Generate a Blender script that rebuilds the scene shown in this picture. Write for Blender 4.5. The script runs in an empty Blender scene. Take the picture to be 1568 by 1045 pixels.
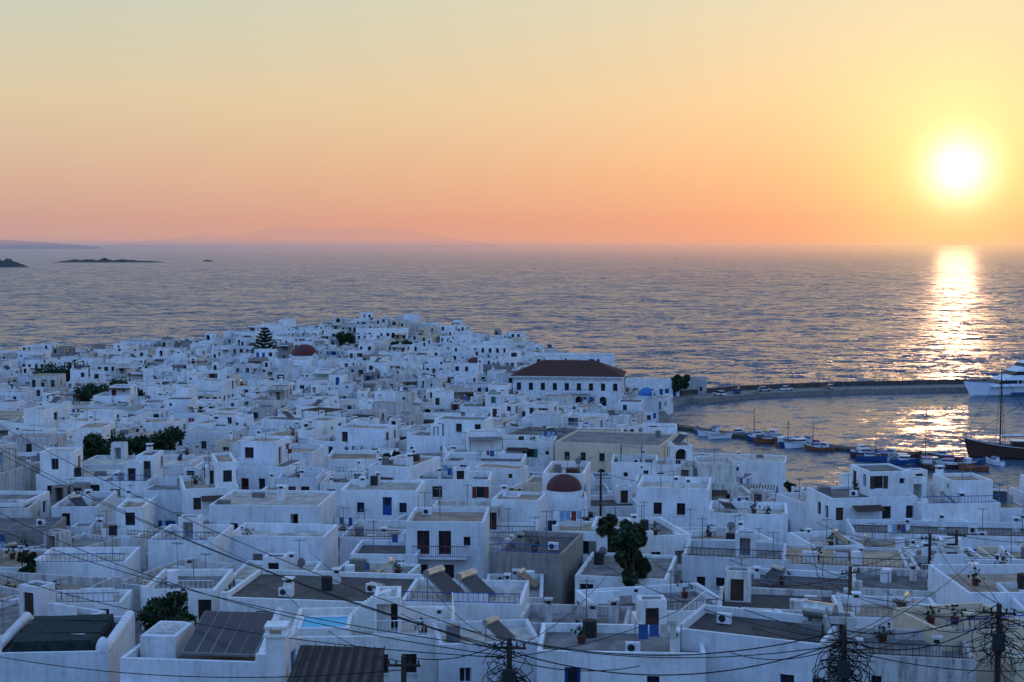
import bpy, math, random
from mathutils import Vector, noise
R=math.radians
rng=random.Random(11)
scene=bpy.context.scene
COL=scene.collection
# ------------------------------------------------------------ survey helpers
F=2178.0; CAMZ=45.0; PITCH=math.atan(147.5/F)
def ray(px,py):
    a=(px-784)/F; b=(522.5-py)/F
    c,s=math.cos(PITCH),math.sin(PITCH)
    return a/(c+b*s), (-s+b*c)/(c+b*s)      # per metre of northing
def at(px,py,y):
    a,b=ray(px,py); return Vector((a*y,y,CAMZ+b*y))
def onz(px,py,z=0):
    a,b=ray(px,py); y=(z-CAMZ)/b; return Vector((a*y,y,z))
PROF=[(-150,48),(0,42.5),(20,36),(40,29),(60,22.5),(80,18.5),(120,15),(160,12.5),(200,10),(250,7),(300,4.6),(350,3.2),(400,2.4),(900,2)]
def H(x,y):
    z=PROF[-1][1]
    for (a,b),(c,d) in zip(PROF,PROF[1:]):
        if y<=c:
            t=max(0,(y-a)/(c-a)); z=b+(d-b)*t; break
    z+=4.5*math.exp(-((x+64)/60)**2-((y-585)/50)**2)
    z+=0.5*noise.noise(Vector((x*.02,y*.02,0)))
    k=max(0,min(1,(x-15)/25))*max(0,min(1,(y-150)/50))
    if k>0: z=z*(1-k)+k*min(z,max(1.6,z*.4))
    return z
COAST=[(-420,455),(-180,488),(-137,540),(-100,575),(-64,625),(-40,622),(-20,580),(12,548),(34,484),(58,440),(62,415),(46,395),(40,357),(34,310),(32,258),(44,230),(62,212),(88,200),(130,188),(420,170),(420,-160),(-420,-160)]
def sdist(x,y):
    ins=False; dm=1e9; n=len(COAST)
    for i in range(n):
        x1,y1=COAST[i]; x2,y2=COAST[(i+1)%n]
        if (y1>y)!=(y2>y) and x<(x2-x1)*(y-y1)/(y2-y1)+x1: ins=not ins
        dx,dy=x2-x1,y2-y1; t=max(0,min(1,((x-x1)*dx+(y-y1)*dy)/(dx*dx+dy*dy)))
        d=math.hypot(x-x1-t*dx,y-y1-t*dy); dm=min(dm,d)
    return dm if ins else -dm
def lin(r,g,b):
    f=lambda c:(c/255/12.92 if c/255<.04045 else ((c/255+.055)/1.055)**2.4)
    return (f(r),f(g),f(b),1)
# ------------------------------------------------------------ materials
class NT:
    def __init__(s,t): s.t=t
    def n(s,k,**kw):
        nd=s.t.nodes.new(k)
        for a,b in kw.items(): setattr(nd,a,b)
        return nd
    def set(s,inp,v):
        if isinstance(v,bpy.types.NodeSocket): s.t.links.new(v,inp)
        else: inp.default_value=v
    def math(s,op,a,b=0.0,c=0.0,clamp=False):
        nd=s.n('ShaderNodeMath',operation=op,use_clamp=clamp)
        s.set(nd.inputs[0],a); s.set(nd.inputs[1],b); s.set(nd.inputs[2],c); return nd.outputs[0]
    def vm(s,op,a,b=(0,0,0)):
        nd=s.n('ShaderNodeVectorMath',operation=op)
        s.set(nd.inputs[0],a); s.set(nd.inputs[1],b)
        return nd.outputs['Value'] if op in('DOT_PRODUCT','LENGTH') else nd.outputs[0]
    def scale(s,a,k):
        nd=s.n('ShaderNodeVectorMath',operation='SCALE'); s.set(nd.inputs[0],a); s.set(nd.inputs['Scale'],k); return nd.outputs[0]
    def ramp(s,f,stops):
        nd=s.n('ShaderNodeValToRGB'); e=nd.color_ramp.elements
        while len(e)<len(stops): e.new(.5)
        for i,(p,c) in enumerate(stops): e[i].position=p; e[i].color=c
        s.set(nd.inputs[0],f); return nd.outputs[0]
    def mix(s,f,a,b,bt='MIX'):
        nd=s.n('ShaderNodeMix',data_type='RGBA',blend_type=bt)
        s.set(nd.inputs[0],f); s.set(nd.inputs[6],a); s.set(nd.inputs[7],b); return nd.outputs[2]
    def noise(s,v,sc,det=3,rough=.6):
        nd=s.n('ShaderNodeTexNoise'); s.set(nd.inputs['Vector'],v); nd.inputs['Scale'].default_value=sc
        nd.inputs['Detail'].default_value=det; nd.inputs['Roughness'].default_value=rough; return nd
    def mr(s,v,a,b,c,d,smooth=False):
        nd=s.n('ShaderNodeMapRange'); 
        if smooth: nd.interpolation_type='SMOOTHSTEP'
        s.set(nd.inputs[0],v)
        for i,q in enumerate((a,b,c,d)): nd.inputs[i+1].default_value=q
        return nd.outputs[0]
MATS={}
def newmat(name):
    m=bpy.data.materials.new(name); m.use_nodes=True; MATS[name]=m
    t=NT(m.node_tree); p=m.node_tree.nodes['Principled BSDF']
    return m,t,p
def mat(name,c1,c2=None,rough=.85,sc=1.5,metal=0,bump=0,stretch=(1,1,1),spec=.3,det=4,rnd=.0):
    m,t,p=newmat(name)
    if c2 is None: c2=tuple(x*.7 for x in c1)
    g=t.n('ShaderNodeNewGeometry')
    v=t.vm('MULTIPLY',g.outputs['Position'],stretch)
    nz=t.noise(v,sc,det)
    f=t.mr(nz.outputs[0],.35,.65,0,1)
    col=t.mix(f,(*c1[:3],1),(*c2[:3],1))
    if rnd:
        oi=t.n('ShaderNodeObjectInfo')
        k=t.mr(oi.outputs['Random'],0,1,1-rnd,1)
        cc=t.n('ShaderNodeCombineColor'); 
        for i in range(3): t.set(cc.inputs[i],k)
        col=t.mix(1.0,col,cc.outputs[0],'MULTIPLY')
    t.set(p.inputs['Base Color'],col); p.inputs['Roughness'].default_value=rough
    p.inputs['Metallic'].default_value=metal; p.inputs['Specular IOR Level'].default_value=spec
    if bump:
        b=t.n('ShaderNodeBump'); b.inputs['Strength'].default_value=bump; b.inputs['Distance'].default_value=.1
        t.set(b.inputs['Height'],t.noise(g.outputs['Position'],sc*4,4).outputs[0]); t.set(p.inputs['Normal'],b.outputs[0])
    return m
def plaster(name,base,dirt,streak=.5,rnd=.3):
    m,t,p=newmat(name)
    g=t.n('ShaderNodeNewGeometry'); P=g.outputs['Position']
    big=t.mr(t.noise(P,.4,5).outputs[0],.38,.66,0,1)
    v=t.vm('MULTIPLY',P,(2.6,2.6,.35)); st=t.mr(t.noise(v,1.0,6,.7).outputs[0],.46,.72,0,1)
    spot=t.mr(t.noise(P,3.0,5,.7).outputs[0],.58,.7,0,.6)
    f=t.math('MULTIPLY',st,streak); f=t.math('ADD',f,t.math('MULTIPLY',big,.34)); f=t.math('ADD',f,t.math('MULTIPLY',spot,streak),clamp=True)
    col=t.mix(f,(*base,1),(*dirt,1))
    oi=t.n('ShaderNodeObjectInfo')
    rr=t.ramp(oi.outputs['Random'],[(0,(1,1,1,1)),(.35,(1-rnd*.5,1-rnd*.44,1-rnd*.34,1)),(.6,(1,.98,.93,1)),(.8,(.94,.96,1,1)),(1,(1-rnd,1-rnd,1-rnd*.95,1))])
    col=t.mix(1.0,col,rr,'MULTIPLY')
    t.set(p.inputs['Base Color'],col); p.inputs['Roughness'].default_value=.9; p.inputs['Specular IOR Level'].default_value=.15
    b=t.n('ShaderNodeBump'); b.inputs['Strength'].default_value=.7; b.inputs['Distance'].default_value=.1
    t.set(b.inputs['Height'],t.noise(P,1.8,5).outputs[0]); t.set(p.inputs['Normal'],b.outputs[0])
plaster('plaster_white',(.84,.84,.82),(.45,.42,.37),.5)
plaster('plaster_old',(.68,.65,.59),(.25,.22,.19),.95)
plaster('plaster_cream',(.7,.58,.42),(.44,.35,.26),.5)
plaster('plaster_grey',(.32,.28,.25),(.17,.15,.13),.8)
mat('roof_grey',(.3,.27,.24),(.14,.125,.11),sc=.7,rnd=.4,bump=.3)
mat('roof_tan',(.5,.36,.24),(.27,.19,.13),sc=.6,rnd=.3,bump=.3)
mat('roof_pale',(.64,.57,.47),(.35,.3,.24),sc=.8,rnd=.3,bump=.3)
mat('roof_dark',(.12,.105,.09),(.065,.055,.05),sc=.9,rnd=.3,bump=.3)
mat('glass_dark',(.012,.015,.02),(.02,.024,.03),rough=.15,spec=.3)
mat('wood_brown',(.075,.04,.025),(.045,.025,.017))
mat('wood_grey',(.2,.18,.16),(.13,.12,.11))
mat('paint_blue',(.015,.08,.3),(.012,.06,.22),rough=.5)
mat('paint_lightblue',(.2,.36,.5),(.16,.28,.42),rough=.5)
mat('paint_white',(.75,.75,.75),(.6,.6,.6),rough=.5)
mat('paint_green',(.03,.14,.1),(.02,.09,.07),rough=.5)
mat('paint_red',(.2,.03,.025),(.13,.02,.015),rough=.6)
mat('dome_red',(.11,.028,.025),(.07,.018,.016),rough=.7,sc=2)
mat('dome_blue',(.03,.16,.38),(.02,.11,.28),rough=.5,sc=2)
mat('metal_grey',(.22,.22,.23),(.15,.15,.16),rough=.45,metal=.5)
mat('metal_tank',(.65,.6,.5),(.4,.37,.32),rough=.3,metal=.8)
mat('solar_glass',(.015,.018,.03),(.02,.024,.04),rough=.18,spec=.5)
mat('fan_dark',(.03,.03,.03),(.02,.02,.02))
mat('black_iron',(.03,.025,.025),(.04,.03,.03),rough=.6)
mat('pole_wood',(.05,.037,.03),(.03,.02,.016),stretch=(4,4,.3))
mat('cable_black',(.012,.012,.012),(.015,.015,.015))
mat('cloth_green',(.03,.055,.045),(.012,.02,.02),sc=2,bump=.8,stretch=(1,4,1))
mat('awning_cloth',(.55,.5,.42),(.42,.38,.32),sc=2)
mat('stone_quay',(.26,.22,.18),(.15,.13,.11),sc=.8,bump=.5)
mat('stone_dark',(.1,.085,.075),(.05,.045,.04),sc=.5,bump=.6)
mat('pool_water',(.01,.38,.55),(.03,.5,.66),rough=.4,sc=3,spec=.15)
mat('bark',(.09,.06,.045),(.05,.035,.03))
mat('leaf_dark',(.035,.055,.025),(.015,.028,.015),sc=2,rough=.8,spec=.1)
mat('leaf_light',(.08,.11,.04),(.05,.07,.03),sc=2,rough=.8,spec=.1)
mat('hull_white',(.75,.76,.78),(.65,.66,.68),rough=.35,sc=1)
mat('hull_blue',(.03,.09,.25),(.02,.07,.2),rough=.35)
mat('hull_wood',(.09,.04,.025),(.05,.025,.018),rough=.5)
mat('hull_orange',(.3,.09,.04),(.22,.07,.03),rough=.5)
mat('rubber',(.02,.02,.02),(.03,.03,.03))
mat('car_silver',(.4,.4,.42),(.35,.35,.37),rough=.3,metal=.5)
mat('ground_paving',(.2,.18,.16),(.1,.09,.08),sc=.4,bump=.3)
def tiles(name,c1,c2,ax,scl=1.1):
    m,t,p=newmat(name); g=t.n('ShaderNodeTexCoord'); P=g.outputs['Object']
    w=t.n('ShaderNodeTexWave',bands_direction=ax); t.set(w.inputs['Vector'],P); w.inputs['Scale'].default_value=scl
    w.inputs['Distortion'].default_value=.6
    f=t.math('MULTIPLY',w.outputs[1],t.mr(t.noise(P,1.2,4).outputs[0],.3,.7,.3,1))
    t.set(p.inputs['Base Color'],t.mix(f,(*c2,1),(*c1,1))); p.inputs['Roughness'].default_value=.9; p.inputs['Specular IOR Level'].default_value=.15
    b=t.n('ShaderNodeBump'); b.inputs['Strength'].default_value=.8; t.set(b.inputs['Height'],w.outputs[1]); t.set(p.inputs['Normal'],b.outputs[0])
tiles('roof_tiles',(.12,.05,.035),(.05,.025,.02),'X')
tiles('roof_sheet',(.14,.1,.08),(.05,.04,.035),'X',.6)
# ------------------------------------------------------------ mesh builder
class MB:
    def __init__(s): s.v=[]; s.f=[]; s.m=[]; s.mi={}
    def k(s,name):
        return s.mi.setdefault(name,len(s.mi))
    def poly(s,pts,m):
        i=len(s.v); s.v+= [tuple(p) for p in pts]; s.f.append(tuple(range(i,i+len(pts)))); s.m.append(s.k(m))
    def hexa(s,p,m):  # 8 pts: bottom 4 ccw, top 4 ccw
        i=len(s.v); s.v+=[tuple(q) for q in p]
        for f in ((0,3,2,1),(4,5,6,7),(0,1,5,4),(1,2,6,5),(2,3,7,6),(3,0,4,7)):
            s.f.append(tuple(i+j for j in f)); s.m.append(s.k(m))
    def box(s,x0,x1,y0,y1,z0,z1,m):
        s.hexa([(x0,y0,z0),(x1,y0,z0),(x1,y1,z0),(x0,y1,z0),(x0,y0,z1),(x1,y0,z1),(x1,y1,z1),(x0,y1,z1)],m)
    def tube(s,a,b,r0,m,r1=None,n=8):
        a=Vector(a); b=Vector(b); r1=r0 if r1 is None else r1
        d=(b-a).normalized(); q=d.to_track_quat('Z','Y'); i=len(s.v)
        for c,r in((a,r0),(b,r1)):
            for j in range(n):
                t=2*math.pi*j/n; s.v.append(tuple(c+q@Vector((r*math.cos(t),r*math.sin(t),0))))
        k=s.k(m)
        for j in range(n):
            s.f.append((i+j,i+(j+1)%n,i+n+(j+1)%n,i+n+j)); s.m.append(k)
        s.f.append(tuple(i+n+j for j in range(n))); s.m.append(k)
        s.f.append(tuple(i+n-1-j for j in range(n))); s.m.append(k)
    def dome(s,c,r,m,hs=1.0,n=24,rings=8):
        i=len(s.v); k=s.k(m)
        for a in range(rings):
            t=a/rings*math.pi/2
            for j in range(n):
                u=2*math.pi*j/n; s.v.append((c[0]+r*math.cos(t)*math.cos(u),c[1]+r*math.cos(t)*math.sin(u),c[2]+hs*r*math.sin(t)))
        s.v.append((c[0],c[1],c[2]+hs*r)); top=len(s.v)-1
        for a in range(rings-1):
            for j in range(n):
                s.f.append((i+a*n+j,i+a*n+(j+1)%n,i+(a+1)*n+(j+1)%n,i+(a+1)*n+j)); s.m.append(k)
        for j in range(n): s.f.append((i+(rings-1)*n+j,i+(rings-1)*n+(j+1)%n,top)); s.m.append(k)
    def obj(s,name,loc=(0,0,0),rot=0,smooth=False):
        me=bpy.data.meshes.new(name); me.from_pydata(s.v,[],s.f)
        for nm in s.mi: me.materials.append(MATS[nm])
        me.polygons.foreach_set('material_index',s.m)
        if smooth: me.polygons.foreach_set('use_smooth',[True]*len(s.f))
        me.update(); o=bpy.data.objects.new(name,me); COL.objects.link(o); o.location=loc; o.rotation_euler=(0,0,rot); return o
# ------------------------------------------------------------ architecture parts
def facade(mb,p,u,n,L,z0,z1,ops,m,acc):
    p=Vector(p);u=Vector(u);n=Vector(n); Z=Vector((0,0,1))
    xs=sorted({0,L}|{o[0] for o in ops}|{o[1] for o in ops}); zs=sorted({z0,z1}|{o[2] for o in ops}|{o[3] for o in ops})
    W=lambda a,z,d=0: p+u*a+n*d+Z*(z-p.z)
    for i in range(len(xs)-1):
        for j in range(len(zs)-1):
            cx=(xs[i]+xs[i+1])/2; cz=(zs[j]+zs[j+1])/2
            if any(o[0]<cx<o[1] and o[2]<cz<o[3] for o in ops): continue
            mb.poly([W(xs[i],zs[j]),W(xs[i+1],zs[j]),W(xs[i+1],zs[j+1]),W(xs[i],zs[j+1])],m)
    for a,b,c,d,kind in ops:
        D=-.22 if kind not in('arch','deep') else -1.6
        mb.poly([W(a,c),W(b,c),W(b,c,D),W(a,c,D)],m); mb.poly([W(a,d,D),W(b,d,D),W(b,d),W(a,d)],m)
        mb.poly([W(a,c),W(a,c,D),W(a,d,D),W(a,d)],m); mb.poly([W(b,c,D),W(b,c),W(b,d),W(b,d,D)],m)
        def Q(x0,x1,y0,y1,dd,mm): mb.poly([W(x0,y0,dd),W(x1,y0,dd),W(x1,y1,dd),W(x0,y1,dd)],mm)
        w=b-a;h=d-c
        if kind=='win':
            Q(a,b,c,d,D,acc); mid=(a+b)/2; t=.06
            Q(a+t,mid-t/2,c+t,d-t,D+.02,'glass_dark'); Q(mid+t/2,b-t,c+t,d-t,D+.02,'glass_dark')
            mb.hexa([W(a-.05,c-.08,.0),W(b+.05,c-.08,.0),W(b+.05,c-.08,.07),W(a-.05,c-.08,.07),W(a-.05,c-.003,0),W(b+.05,c-.003,0),W(b+.05,c-.003,.07),W(a-.05,c-.003,.07)],'plaster_old')
        elif kind=='winsh':
            Q(a,b,c,d,D,'glass_dark')
            for s0,s1 in((a-w*.5,a-.01),(b+.01,b+w*.5)):
                mb.hexa([W(s0,c,.004),W(s1,c,.004),W(s1,c,.05),W(s0,c,.05),W(s0,d,.004),W(s1,d,.004),W(s1,d,.05),W(s0,d,.05)],acc)
        elif kind=='shut':
            Q(a,b,c,d,D+.1,acc); Q((a+b)/2-.02,(a+b)/2+.02,c,d,D+.11,'fan_dark')
        elif kind=='door':
            Q(a,b,c,d,D,acc); Q(a+w*.2,b-w*.2,c+h*.55,d-.15,D+.02,'glass_dark')
        elif kind in('deep','arch'):
            Q(a,b,c,d,D,'glass_dark')
            if kind=='arch':
                r=w/2;cx=(a+b)/2; pts=[(cx-r*math.cos(t*math.pi/16),d-r+r*math.sin(t*math.pi/16)) for t in range(17)]
                mb.poly([W(a,d,-.003)]+[W(x,z,-.003) for x,z in reversed(pts[:9])],m)
                mb.poly([W(b,d,-.003)]+[W(x,z,-.003) for x,z in pts[8:]],m)
        else: Q(a,b,c,d,D,'glass_dark')
def gen_ops(L,z0,h,r,dens,ground=True):
    ops=[]; st=max(1,int((h+.4)//2.8)); sh=h/st
    for s in range(st):
        n=max(1,int(L/2.1)); sl=L/n
        for i in range(n):
            if r.random()>dens: continue
            c=(i+.5)*sl+r.uniform(-.15,.15)*sl; zb=z0+s*sh; q=r.random()
            if q<.22 and sl>1.6: ww,a,b,k=1.0,zb+.03,zb+2.1,r.choice(('door','door','deep','shut'))
            elif q<.27 and sl>1.9: ww,a,b,k=1.5,zb+.03,zb+2.3,'arch'
            elif q<.36: ww,a,b,k=.55,zb+1.3,zb+1.85,'x'
            else: ww,a,b,k=r.choice((.8,.95,1.15)),zb+.85,zb+2.15,r.choice(('win','win','shut','x','x','winsh'))
            if c-ww/2<.2 or c+ww/2>L-.2 or b>z0+h-.35: continue
            if ops and ops[-1][1]>c-ww/2-.1 and ops[-1][2]<b and ops[-1][3]>a: continue
            ops.append((c-ww/2,c+ww/2,a,b,k))
    return ops
ACC=['paint_blue','paint_blue','paint_blue','wood_brown','wood_brown','wood_brown','wood_grey','paint_white','paint_lightblue','paint_green','paint_red']
def block(mb,x0,x1,y0,y1,z0,z1,wall,roof,r,acc,dens=.5,par=.4,front=None,zb=None,left=None,right=None):
    zb=z0 if zb is None else zb
    Lx,Ly=x1-x0,y1-y0
    o=lambda L,d:gen_ops(L,z0,z1-z0,r,d)
    facade(mb,(x0,y0,zb),(1,0,0),(0,-1,0),Lx,zb,z1,front if front is not None else o(Lx,dens),wall,acc)
    facade(mb,(x1,y0,zb),(0,1,0),(1,0,0),Ly,zb,z1,right if right is not None else o(Ly,dens*.7),wall,acc)
    facade(mb,(x1,y1,zb),(-1,0,0),(0,1,0),Lx,zb,z1,[],wall,acc)
    facade(mb,(x0,y1,zb),(0,-1,0),(-1,0,0),Ly,zb,z1,left if left is not None else o(Ly,dens*.7),wall,acc)
    t=.25; a,b,c,d=x0+t,x1-t,y0+t,y1-t; zr=z1-par
    for q in([(x0,y0),(x1,y0),(b,c),(a,c)],[(x1,y0),(x1,y1),(b,d),(b,c)],[(x1,y1),(x0,y1),(a,d),(b,d)],[(x0,y1),(x0,y0),(a,c),(a,d)]):
        mb.poly([(*p,z1) for p in q],wall)
    for p,q in(((a,c),(b,c)),((b,c),(b,d)),((b,d),(a,d)),((a,d),(a,c))):
        mb.poly([(*p,z1),(*q,z1),(*q,zr),(*p,zr)],wall)
    mb.poly([(a,c,zr),(b,c,zr),(b,d,zr),(a,d,zr)],roof)
    return zr
def chimney(mb,x,y,z,r,wall='plaster_white'):
    w=r.uniform(.2,.33);h=r.uniform(.6,1.3)
    mb.box(x-w,x+w,y-w,y+w,z-.1,z+h,wall); mb.box(x-w*.55,x+w*.55,y-w*.55,y+w*.55,z+h+.002,z+h+.25,'fan_dark')
    mb.box(x-w*1.2,x+w*1.2,y-w*1.2,y+w*1.2,z+h+.252,z+h+.36,wall)
def heater(mb,x,y,z,ang,s=1.0):
    c,sn=math.cos(ang),math.sin(ang)
    T=lambda u,v,w:(x+(u*c-v*sn)*s,y+(u*sn+v*c)*s,z+w*s)
    mb.hexa([T(-1,-1,.3),T(1,-1,.3),T(1,.75,1.5),T(-1,.75,1.5),T(-1,-1.06,.4),T(1,-1.06,.4),T(1,.69,1.6),T(-1,.69,1.6)],'metal_grey')
    for a,b in((-.93,-.04),(.04,.93)):
        mb.poly([T(a,-.99,.46),T(b,-.99,.46),T(b,.64,1.588),T(a,.64,1.588)],'solar_glass')
    mb.tube(T(-.95,.85,1.75),T(.95,.85,1.75),.3*s,'metal_tank',n=12)
    for u in(-.9,.9):
        mb.tube(T(u,.8,0),T(u,.8,1.5),.03,'metal_grey',n=4); mb.tube(T(u,-.95,0),T(u,-.95,.35),.03,'metal_grey',n=4)
def acunit(mb,x,y,z):
    mb.box(x-.42,x+.42,y-.16,y+.16,z+.08,z+.68,'paint_white'); mb.tube((x-.1,y-.165,z+.38),(x-.1,y-.18,z+.38),.22,'fan_dark',n=12)
def antenna(mb,x,y,z,h):
    mb.tube((x,y,z),(x,y,z+h),.035,'metal_grey',n=4)
    mb.tube((x-.5,y,z+h*.95),(x+.5,y+.1,z+h*.95),.025,'metal_grey',n=4)
    for i in range(5): mb.tube((x-.4+.2*i,y-.3,z+h*.95),(x-.4+.2*i,y+.35,z+h*.95),.018,'metal_grey',n=3)
def dish(mb,x,y,z):
    mb.tube((x,y,z),(x,y,z+.8),.03,'metal_grey',n=4)
    mb.tube((x,y-.08,z+.9),(x+.03,y+.0,z+.88),.4,'wood_grey',r1=.15,n=14)
def railing(mb,a,b,h,m,step=.35):
    a=Vector(a);b=Vector(b);L=(b-a).length;n=max(1,int(L/step)); up=Vector((0,0,h))
    mb.tube(a+up,b+up,.035,m,n=4); mb.tube(a+up*.12,b+up*.12,.025,m,n=4)
    for i in range(n+1):
        p=a.lerp(b,i/n); mb.tube(p,p+up,.02,m,n=3)
def pergola(mb,x0,x1,y0,y1,z,h,m='wood_brown',slats=10):
    for x in(x0,x1):
        for y in(y0,y1): mb.box(x-.06,x+.06,y-.06,y+.06,z,z+h,m)
        mb.box(x-.05,x+.05,y0-.2,y1+.2,z+h+.002,z+h+.12,m)
    for i in range(slats):
        x=x0-.2+(x1-x0+.4)*(i+.5)/slats; w=(x1-x0)/slats*.2
        mb.box(x-w,x+w,y0-.3,y1+.3,z+h+.124,z+h+.17,m)
def stairs(mb,x,y,w,h,d,m):
    n=int(h/.2)
    for i in range(n): mb.box(x+i*.26,x+(i+1)*.26-.002,y-d,y-.003,-2,(i+1)*.2,m)
def leaf(mb,c,s,r,m):
    a=Vector((r.gauss(0,1),r.gauss(0,1),r.gauss(0,1))).normalized(); b=a.cross(Vector((r.gauss(0,1),r.gauss(0,1),r.gauss(0,1)))).normalized()
    mb.poly([c-a*s,c-b*s*.6,c+a*s,c+b*s*.6],m)
def plantpot(mb,x,y,z,r):
    mb.tube((x,y,z),(x,y,z+.45),.2,'dome_red',r1=.28,n=8)
    for _ in range(26): leaf(mb,Vector((x+r.gauss(0,.25),y+r.gauss(0,.25),z+.75+r.gauss(0,.25))),.16,r,'leaf_dark')
def laundry(mb,x,y,z,r):
    for s in(-1.3,1.3): mb.tube((x+s,y,z),(x+s,y,z+1.7),.03,'metal_grey',n=4)
    mb.tube((x-1.3,y,z+1.65),(x+1.3,y,z+1.65),.012,'cable_black',n=3)
    u=-1.1
    while u<1:
        w=r.uniform(.3,.6); mb.box(x+u,x+u+w,y-.01,y+.01,z+1.65-r.uniform(.5,1.0),z+1.64,r.choice(('paint_white','paint_lightblue','awning_cloth','paint_red','hull_blue'))); u+=w+.08
def clutter(mb,x0,x1,y0,y1,z,r,dist,n,wall='plaster_white'):
    for _ in range(n):
        x=r.uniform(x0+.7,x1-.7) if x1-x0>1.6 else (x0+x1)/2; y=r.uniform(y0+.7,y1-.7) if y1-y0>1.6 else (y0+y1)/2
        q=r.random()
        if q<.18: chimney(mb,x,y,z,r,wall)
        elif q<.25: heater(mb,x,y,z,r.choice((-1.2,-.8,.9,1.3,2.6)),.7)
        elif q<.3: acunit(mb,x,y,z)
        elif q<.52: antenna(mb,x,y,z,r.uniform(1.5,3.2))
        elif q<.54: dish(mb,x,y,z)
        elif q<.62: mb.tube((x,y,z),(x,y,z+1.0),.42,r.choice(('paint_white','fan_dark','metal_grey')),n=12)
        elif q<.72: plantpot(mb,x,y,z,r)
        elif q<.77 and dist<300: laundry(mb,x,y,z,r)
        elif q<.84: mb.box(x-1.2,x+1.2,y-.12,y+.12,z-.05,z+r.uniform(.6,1.3),wall)
        elif q<.9 and x1-x0>3.5 and y1-y0>3: # rooftop shed with door
            block(mb,x-.9,x+.9,y-.7,y+.8,z,z+r.uniform(1.7,2.2),wall,'roof_grey',r,'wood_brown',0,.1,[(.4,1.3,z+.05,z+1.6,r.choice(('door','shut','deep')))],z-.1)
        else: mb.box(x-.6,x+.6,y-.4,y+.4,z-.05,z+r.uniform(.4,.9),r.choice((wall,'wood_grey','plaster_old','wood_brown')))
FOOT=[]; FRONT=[]
def house(x,y,rot,w,d,h,r,name='whitewashed_house',wall=None,roof=None,dens=.5,front=None,left=None,right=None,upper=None,clut=None,extra=None,par=None,acc=None,zg=None,low=False):
    mb=MB(); z=H(x,y) if zg is None else zg
    dist=y
    wall=wall or r.choices(('plaster_white','plaster_old','plaster_cream','plaster_grey'),(76,17,4,3))[0]
    roof=roof or r.choices(('roof_grey','roof_tan','roof_pale','roof_dark'),(30,32,24,14))[0]
    acc=acc or r.choice(ACC); par=par if par is not None else r.uniform(.15,.75)
    zr=block(mb,-w/2,w/2,-d/2,d/2,0,h,wall,roof,r,acc,dens,par,front,-5,left,right)
    if upper is None and not low and r.random()<.55 and w>5:
        uw=w*r.uniform(.35,.7); ud=d*r.uniform(.45,.85); side=r.choice((-1,1))
        xa=-w/2+.05 if side<0 else w/2-uw-.05
        yb=d/2-.05; upper=(xa,xa+uw,yb-ud,yb,r.uniform(2.2,3.1))
    if upper:
        xa,xb,ya,yb,uh=upper
        z2=block(mb,xa,xb,ya,yb,zr,zr+uh,wall,r.choice((roof,'roof_tan')),r,acc,.8,r.uniform(.05,.4),None,zr-.1)
        if r.random()<.5: antenna(mb,(xa+xb)/2,(ya+yb)/2,z2,r.uniform(1.2,2.6))
        if r.random()<.4: chimney(mb,xa+.5,yb-.5,z2,r)
        if r.random()<.08 and xb-xa>2.5: heater(mb,(xa+xb)/2,(ya+yb)/2,z2,r.uniform(-1.5,1.5),.8)
        if r.random()<.3 and ya>-d/2+2.2:
            mb.hexa([(xa,ya-1.8,zr+1.85),(xb,ya-1.8,zr+1.85),(xb,ya-.01,zr+2.05),(xa,ya-.01,zr+2.05),(xa,ya-1.8,zr+1.9),(xb,ya-1.8,zr+1.9),(xb,ya-.01,zr+2.1),(xa,ya-.01,zr+2.1)],r.choice(('awning_cloth','wood_brown','wood_grey')))
            for q in(xa+.1,xb-.1): mb.tube((q,ya-1.7,zr),(q,ya-1.7,zr+1.86),.04,'wood_brown',n=4)
    n=clut if clut is not None else (r.choice((4,5,6,7)) if dist<180 else r.choice((2,3,4,4,5)))
    clutter(mb,-w/2+.3,w/2-.3,-d/2+.3,d/2-.3,zr,r,dist,n,wall)
    if dist<330 and r.random()<.03 and clut is None and not upper: pergola(mb,-w*.3,w*.15,-d*.3,d*.2,zr,2.1,r.choice(('wood_brown','wood_grey')),14)
    if dist<280 and r.random()<.25:
        railing(mb,(-w/2+.15,-d/2+.12,h),(w/2-.15,-d/2+.12,h),.7,r.choice(('paint_white','metal_grey','black_iron','wood_brown','paint_blue')))
    for s in(-1,1):
        if r.random()<.25: mb.box(s*(w/2-.3)-.297,s*(w/2-.3)+.297,-d/2+.003,-d/2+.4,h-.05,h+r.uniform(.15,.5),wall)
    if r.random()<.22 and h>4.5 and front is None: stairs(mb,-w/2+.2,-d/2,1,3.0,1.0,wall)
    if h>5 and front is None and r.random()<.35:
        bw=w*r.uniform(.3,.6); bx=r.uniform(-w/2+.2,w/2-bw-.2); bz=h/2-.1
        mb.box(bx,bx+bw,-d/2-1.0,-d/2-.003,bz-.14,bz,wall); railing(mb,(bx,-d/2-.95,bz),(bx+bw,-d/2-.95,bz),.95,r.choice(('wood_brown','paint_blue','black_iron','paint_white','paint_red')),.25)
        if r.random()<.5: mb.hexa([(bx,-d/2-1.2,bz+2.0),(bx+bw,-d/2-1.2,bz+2.0),(bx+bw,-d/2-.01,bz+2.35),(bx,-d/2-.01,bz+2.35),(bx,-d/2-1.2,bz+2.06),(bx+bw,-d/2-1.2,bz+2.06),(bx+bw,-d/2-.01,bz+2.41),(bx,-d/2-.01,bz+2.41)],'wood_brown')
    if not low and front is None and r.random()<.5:
        lw=w*r.uniform(.3,.55); lx=r.choice((-w/2+.02,w/2-lw-.02)); lh=h*r.uniform(.4,.75)
        block(mb,lx,lx+lw,-d/2-r.uniform(1.5,2.8),-d/2-.004,0,lh,wall,r.choice((roof,'roof_tan','roof_pale')),r,acc,.6,.2,None,-5)
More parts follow.
